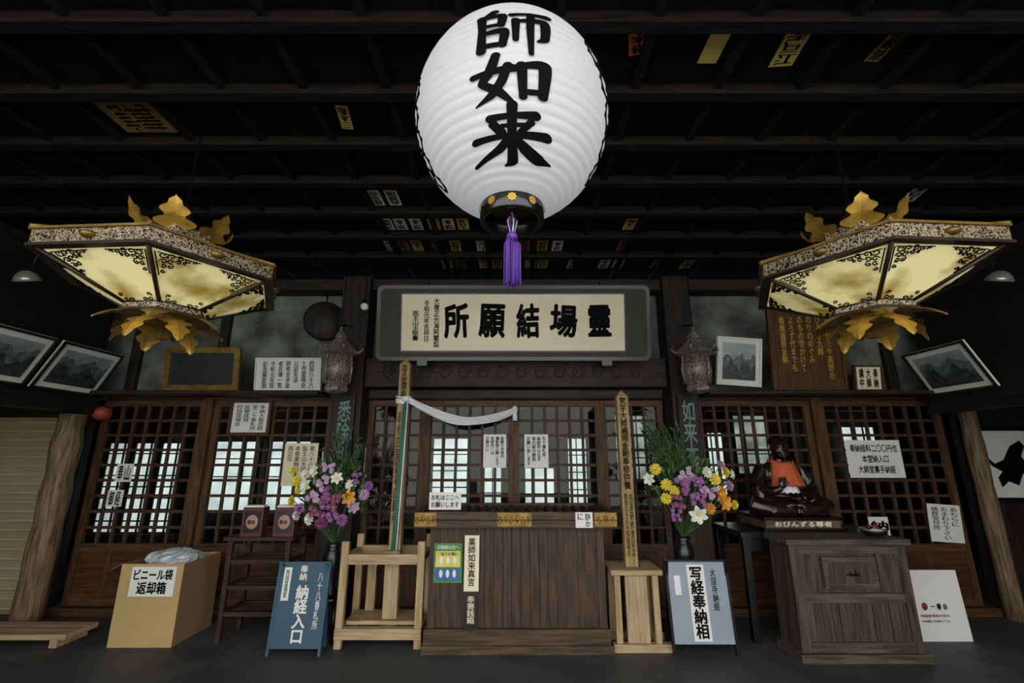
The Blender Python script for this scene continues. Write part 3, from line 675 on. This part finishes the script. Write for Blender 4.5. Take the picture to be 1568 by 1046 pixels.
# ---------- statue
sx,sy,sz=2.56,4.5,.97
b=B('seated_buddha_statue')
def e(x,y,z,r): b.ell((sx+x,sy+y,sz+z),r,STAT,16,11)
def tb(p,r): b.tube([(sx+x,sy+y,sz+z) for x,y,z in p],r,STAT,10)
e(0,.02,.09,(.30,.17,.09));e(0,.03,.22,(.17,.12,.17));e(0,.02,.36,(.19,.11,.13));e(0,.03,.43,(.15,.085,.06))
tb([(.08,.03,.08),(.26,-.04,.09),(.31,-.08,.08),(.2,-.17,.06),(.02,-.2,.06)],[.1,.1,.085,.07,.05])
tb([(-.08,.03,.08),(-.26,-.04,.09),(-.31,-.08,.08),(-.2,-.16,.05),(-.02,-.17,.045)],[.1,.1,.085,.07,.05])
e(.03,-.2,.1,(.07,.035,.03));e(-.04,-.19,.1,(.07,.035,.03))
tb([(.17,.03,.41),(.235,.0,.3),(.225,-.06,.2),(.12,-.16,.17),(.05,-.2,.16)],[.065,.062,.052,.04,.028])
tb([(-.17,.03,.41),(-.245,.0,.3),(-.235,-.07,.22),(-.17,-.17,.22),(-.13,-.2,.25)],[.065,.062,.052,.04,.028])
tb([(.23,-.02,.24),(.25,-.05,.13),(.24,-.06,.08)],[.07,.06,.03]);tb([(-.24,-.03,.24),(-.26,-.06,.13),(-.25,-.07,.08)],[.07,.06,.03])
for k in range(5):
    tb([(-.2+.1*k,-.12,.12),(-.22+.11*k,-.19,.08),(-.24+.12*k,-.21,.03)],[.02,.018,.014])
e(.02,-.2,.155,(.045,.03,.018))
for k in range(4): tb([(-.01,-.205,.16),( -.035,-.215+.012*k,.158),(-.06+.004*abs(k-1.5),-.212+.012*k,.165)],[.009,.008,.006])
tb([(.03,-.22,.165),(.0,-.235,.18),(-.02,-.235,.188)],[.009,.008,.006])
e(-.125,-.215,.28,(.032,.016,.04))
for k in range(4): tb([(-.152+.018*k,-.22,.305),(-.154+.019*k,-.228,.335),(-.153+.019*k,-.232,.355-.004*abs(k-1.5)*2)],[.009,.008,.006])
tb([(-.1,-.22,.27),(-.08,-.232,.29),(-.078,-.236,.31)],[.009,.008,.006])
tb([(0,.02,.42),(0,.01,.52)],[.062,.05])
e(0,.0,.60,(.082,.093,.11));e(0,.015,.635,(.085,.09,.085));e(0,-.03,.545,(.055,.055,.045))
tb([(0,-.085,.635),(0,-.102,.6),(0,-.105,.587)],[.009,.013,.016])
e(-.035,-.078,.628,(.024,.014,.008));e(.035,-.078,.628,(.024,.014,.008))
e(-.034,-.079,.612,(.016,.011,.009));e(.034,-.079,.612,(.016,.011,.009))
e(0,-.085,.560,(.026,.012,.0065));e(0,-.083,.547,(.021,.012,.0065));e(0,-.08,.525,(.022,.02,.016))
e(-.042,-.055,.575,(.026,.03,.028));e(.042,-.055,.575,(.026,.03,.028))
for sg in (-1,1): tb([(sg*.083,.005,.64),(sg*.094,.008,.62),(sg*.09,.0,.58),(sg*.086,-.005,.545),(sg*.084,-.005,.53)],[.012,.014,.012,.013,.008])
st=b.done()
rm=st.modifiers.new('r','REMESH');rm.mode='VOXEL';rm.voxel_size=.006;rm.use_smooth_shade=True
smm=st.modifiers.new('s','SMOOTH');smm.iterations=2;smm.factor=.4
def bibmesh(nm,z0,z1,w0,w1,off,m,scal):
    b=B(nm);NX=17;NZ=10;v=[];f=[]
    for j in range(NZ+1):
        t=j/NZ;
        for i in range(NX+1):
            s_=i/NX*2-1;x=s_*(w0+(w1-w0)*t)
            z=z0+(z1-z0)*t
            if j==NZ and scal: z-=.008*math.cos(s_*14)
            z+=.04*s_*s_*(1-t)
            y=-.105-off-.045*t+.09*s_*s_*(1-.2*t)+.006*math.sin(s_*11)*t
            v.append((sx+x,sy+y,sz+z))
    for j in range(NZ):
        for i in range(NX): a=j*(NX+1)+i;f.append((a,a+1,a+NX+2,a+NX+1))
    b.add(v,f,m,True);o=b.done(parent=st);so=o.modifiers.new('s','SOLIDIFY');so.thickness=.006
bibmesh('bib',.46,.26,.10,.15,.014,BIB,True);bibmesh('white_under_bib',.30,.20,.09,.10,.0,CLOTH,True)
b=B('collar');b.tube([(sx+.085*math.cos(t),sy+.02+.085*math.sin(t)*1.15,sz+.475+.015*math.sin(t)) for t in [2*math.pi*k/20 for k in range(20)]],.014,BIB,8,closed=True);b.done(parent=st)
b=B('plinth')
b.box(sx-.36,sx+.36,4.24,4.76,.86,.885,LACQ);b.box(sx-.33,sx+.33,4.27,4.74,.885,.95,WCABX);b.box(sx-.35,sx+.35,4.25,4.76,.95,.975,LACQ)
b.text('おびんずる尊者',sx,4.267,.918,.5,.045,CREAM,.02);b.done(parent=st)
# ---------- pictures on ledges
def frame(name,x0,x1,z0,z1,Y,fm,im,fw,ang=8,roll=0,txt=None,ink=BLACK,bold=.02,matw=0,ts=.85):
    b=B(name);cx=(x0+x1)/2;b.M=tilt(ang,cx,Y,z0,'X')@tilt(roll,cx,Y,(z0+z1)/2,'Y')
    for a in ((x0,x0+fw,z0,z1),(x1-fw,x1,z0,z1),(x0+fw,x1-fw,z0,z0+fw),(x0+fw,x1-fw,z1-fw,z1)): b.box(a[0],a[1],Y-.02,Y+.02,a[2],a[3],fm)
    if matw:
        b.box(x0+fw,x1-fw,Y-.005,Y+.01,z0+fw,z1-fw,WHITE);a0,a1,c0,c1=x0+fw+matw,x1-fw-matw,z0+fw+matw,z1-fw-matw;b.box(a0,a1,Y-.008,Y,c0,c1,im)
        for mm,h0,am,off in ((PHOM,.62,.08,.009),(PHOD,.42,.12,.010)):
            pt=[(a0+(a1-a0)*t/12,Y-off,c0+(c1-c0)*(h0+am*math.sin(t*1.3+h0*9)+am*.6*math.sin(t*2.9))) for t in range(13)]
            b.add([(a0,Y-off,c0)]+pt+[(a1,Y-off,c0)],[tuple(range(15))],mm)
    else: b.box(x0+fw,x1-fw,Y-.005,Y+.01,z0+fw,z1-fw,im)
    if txt:
        n=len(txt);w=(x1-x0-2*fw)*ts;h=(z1-z0-2*fw)*ts;ml=max(len(t) for t in txt)
        for i,c in enumerate(txt):
            hh=h*len(c)/ml;b.vtext(c,cx+w/2-w/n*(i+.5),Y-.012,(z0+z1)/2+h/2-hh/2,w/n*.6,hh,ink,bold)
    return b.done()
frame('gold_framed_picture',-3.6,-2.82,2.15,2.6,4.68,GOLDD,SLATE,.06)
frame('white_poster_board',-2.68,-1.99,2.15,2.5,4.72,WHITE,WHITE,.01,txt=['四国八十八','ヶ所霊場会','公認先達','研修会参加','者名簿一覧','令和元年度','記念撮影図'],bold=.01)
frame('framed_photograph',2.12,2.58,2.2,2.7,4.66,WHITE,PHO,.02,roll=4,matw=.04)
frame('carved_wooden_plaque',2.66,3.42,2.15,3.02,4.62,WBRD,WBRD,.03,ang=5,txt=['ありがたや高野の','ひろき大師','のりのめぐみ','のちの世かけて','よろず代までも','南無遍照金剛'],ink=GINK,bold=.015,ts=.8)
frame('small_framed_note',3.55,3.85,2.15,2.42,4.7,WB,CREAM,.02,txt=['奉納','大師','講中'])
def sidepic(sx_,y0,y1,ph,nm='framed_landscape_photo',zb_=2.1):
    b=B(nm)
    M=Matrix.Translation((sx_*4.27,0,zb_))@Matrix.Rotation(sx_*D(-28),4,'Y');b.M=M
    h=.47
    def bx(a0,a1,c0,c1,t0,t1,mm):
        lo,hi=sorted((-sx_*t0,-sx_*t1));b.box(lo,hi,a0,a1,c0,c1,mm)
    bx(y0,y1,0,h,0,.02,WHITE);bx(y0+.07,y1-.07,.07,h-.07,.022,.026,PHO)
    for a in ((y0,y0+.02,0,h),(y1-.02,y1,0,h),(y0,y1,0,.02),(y0,y1,h-.02,h)): bx(a[0],a[1],a[2],a[3],.02,.035,BRZD)
    a0,a1=y0+.07,y1-.07
    for mm,h0,am,off in ((PHOM,.24,.03,.028),(PHOD,.15,.05,.030)):
        pt=[(-sx_*off,a0+(a1-a0)*t/14,.07+h0+am*math.sin(t*.9+ph)+am*.5*math.sin(t*2.3+ph)) for t in range(15)]
        b.add([(-sx_*off,a0,.07)]+pt+[(-sx_*off,a1,.07)],[tuple(range(17))],mm)
    b.done()
sidepic(-1,3.98,4.62,0);sidepic(-1,3.25,3.92,2);sidepic(1,3.95,4.6,4)
b=B('framed_ink_painting');b.box(4.9,5.5,4.98,5.01,1.08,1.76,WHITE)
for a in ((4.86,4.9,1.04,1.8),(5.5,5.54,1.04,1.8),(4.9,5.5,1.04,1.08),(4.9,5.5,1.76,1.8)): b.box(a[0],a[1],4.96,5.015,a[2],a[3],SFRM)
hawk=[(5.02,1.5),(5.1,1.42),(5.2,1.46),(5.3,1.6),(5.42,1.66),(5.46,1.6),(5.4,1.5),(5.44,1.4),(5.36,1.3),(5.3,1.2),(5.2,1.24),(5.12,1.18),(5.1,1.28),(5.16,1.34),(5.06,1.4)]
b.add([(x,4.976,z) for x,z in hawk],[tuple(range(len(hawk)))],BLACK);b.done()
b=B('white_notice_board');b.M=tilt(-3,0,4.3,0,'X')
b.box(3.31,3.84,4.28,4.29,.0,.54,WHITE);b.ell((3.5,4.277,.26),(.025,.003,.03),REDB,10,6);b.text('一 善 会',3.62,4.276,.26,.14,.045,BLACK,.03);b.text('四国霊場巡拝案内',3.57,4.276,.19,.24,.022,REDB,.01);b.text('お気軽にお尋ね下さい',3.57,4.276,.15,.24,.02,BLACK,.01);b.done()
for x in (-4.0,4.02):
    b=B('spot_lamp');b.M=tilt(25,x,3.5,2.95,'X')
    b.lathe([(.02,.07),(.05,.055),(.08,.02),(.092,-.015),(.083,-.015),(.03,.02)],(x,3.5,2.91),CHROME,20,cap=False);b.lathe([(.08,-.01),(.0,.0)],(x,3.5,2.91),CHROME,20,cap=False)
    b.M=Matrix.Identity(4);b.tube([(x,3.53,2.98),(x,3.55,3.2),(x,3.55,3.45)],.012,STEEL,6);b.done()
b=B('red_ball_lantern');b.ell((-4.27,4.78,1.93),(.085,.085,.07),mat('red_lantern_paper','#8e3420',.6));b.tube([(-4.27,4.78,1.98),(-4.27,4.85,2.12)],.005,STEEL,5);b.lathe([(.03,0),(.03,.015)],(-4.27,4.78,1.99),STEEL,10);b.done()
b=B('small_bulb_lamp');b.ell((-1.5,4.4,2.97),.04,WHITE);b.tube([(-1.5,4.4,3.0),(-1.5,4.42,3.44)],.006,STEEL,5);b.lathe([(.02,0),(.02,.04)],(-1.5,4.4,3.0),STEEL,8);b.done()
# ---------- ceiling votive stickers
b=B('ceiling_votive_stickers')
SG=mat('sticker_gold','#c8ae62',.7);SW=mat('sticker_white','#e2dec8',.7);SO=mat('sticker_orange','#c05c2c',.7);SD=mat('sticker_dark','#7a673e',.7)
names=['千社札','三木講','大坂屋','高橋組','田中義','浪花会','江戸清','松本']
def stick(x,y,w,l,m,rot=0,t=None,ink=BLACK):
    b.M=Matrix.Translation((x,y,3.517))@Matrix.Rotation(D(rot),4,'Z')
    b.box(-w/2,w/2,-l/2,l/2,-.001,.001,m)
    vs,fs,_,_=glyph('\n'.join(t or random.choice(names)))
    for o in (-.004,.004): b.add([(vx*w*.75+o,vy*l*.88,-.003) for vx,vy in vs],[f[::-1] for f in fs],ink)
for x in (-1.1,-.96): stick(x,3.28,.1,.22,SW)
for x in (-1.12,-1.0,-.86,-.7,-.57,-.44): stick(x,3.71,.1,.2,random.choice((SW,SW,SG)))
stick(1.06,3.71,.1,.2,SG)
for x in (-1.2,-1.07,-.94,-.74,-.56,-.3,.0,.13,.3,.45,1.1): stick(x,4.145,.1,.22,random.choice((SW,SG,SW,SD)))
for x in (-.7,-.56,-.3,-.16,0,.2,.33,.66,1.0,1.15,1.57,1.9): stick(x,4.58,.11,.23,random.choice((SG,SG,SD,SW)))
stick(.64,1.86,.1,.13,SO,-15);b.M=Matrix.Translation((1.03,1.88,3.517));b.box(-.05,.05,-.1,.1,-.001,.001,SG)
stick(1.42,1.88,.12,.24,SG,-5);stick(1.9,1.86,.08,.22,SD,5)
stick(-1.03,2.38,.07,.2,SG,8);stick(-2.3,2.38,.34,.26,SD,0,'講',GINK);stick(3.2,3.22,.11,.24,SW,-12);stick(-2.1,4.55,.1,.2,SD)
b.M=Matrix.Identity(4);b.done()
# ---------- light
w=bpy.data.worlds.new('world');bpy.context.scene.world=w;w.use_nodes=True;bg=w.node_tree.nodes['Background'];bg.inputs[0].default_value=(1,.975,.935,1);bg.inputs[1].default_value=4.1
bpy.context.scene.view_settings.view_transform='Standard'
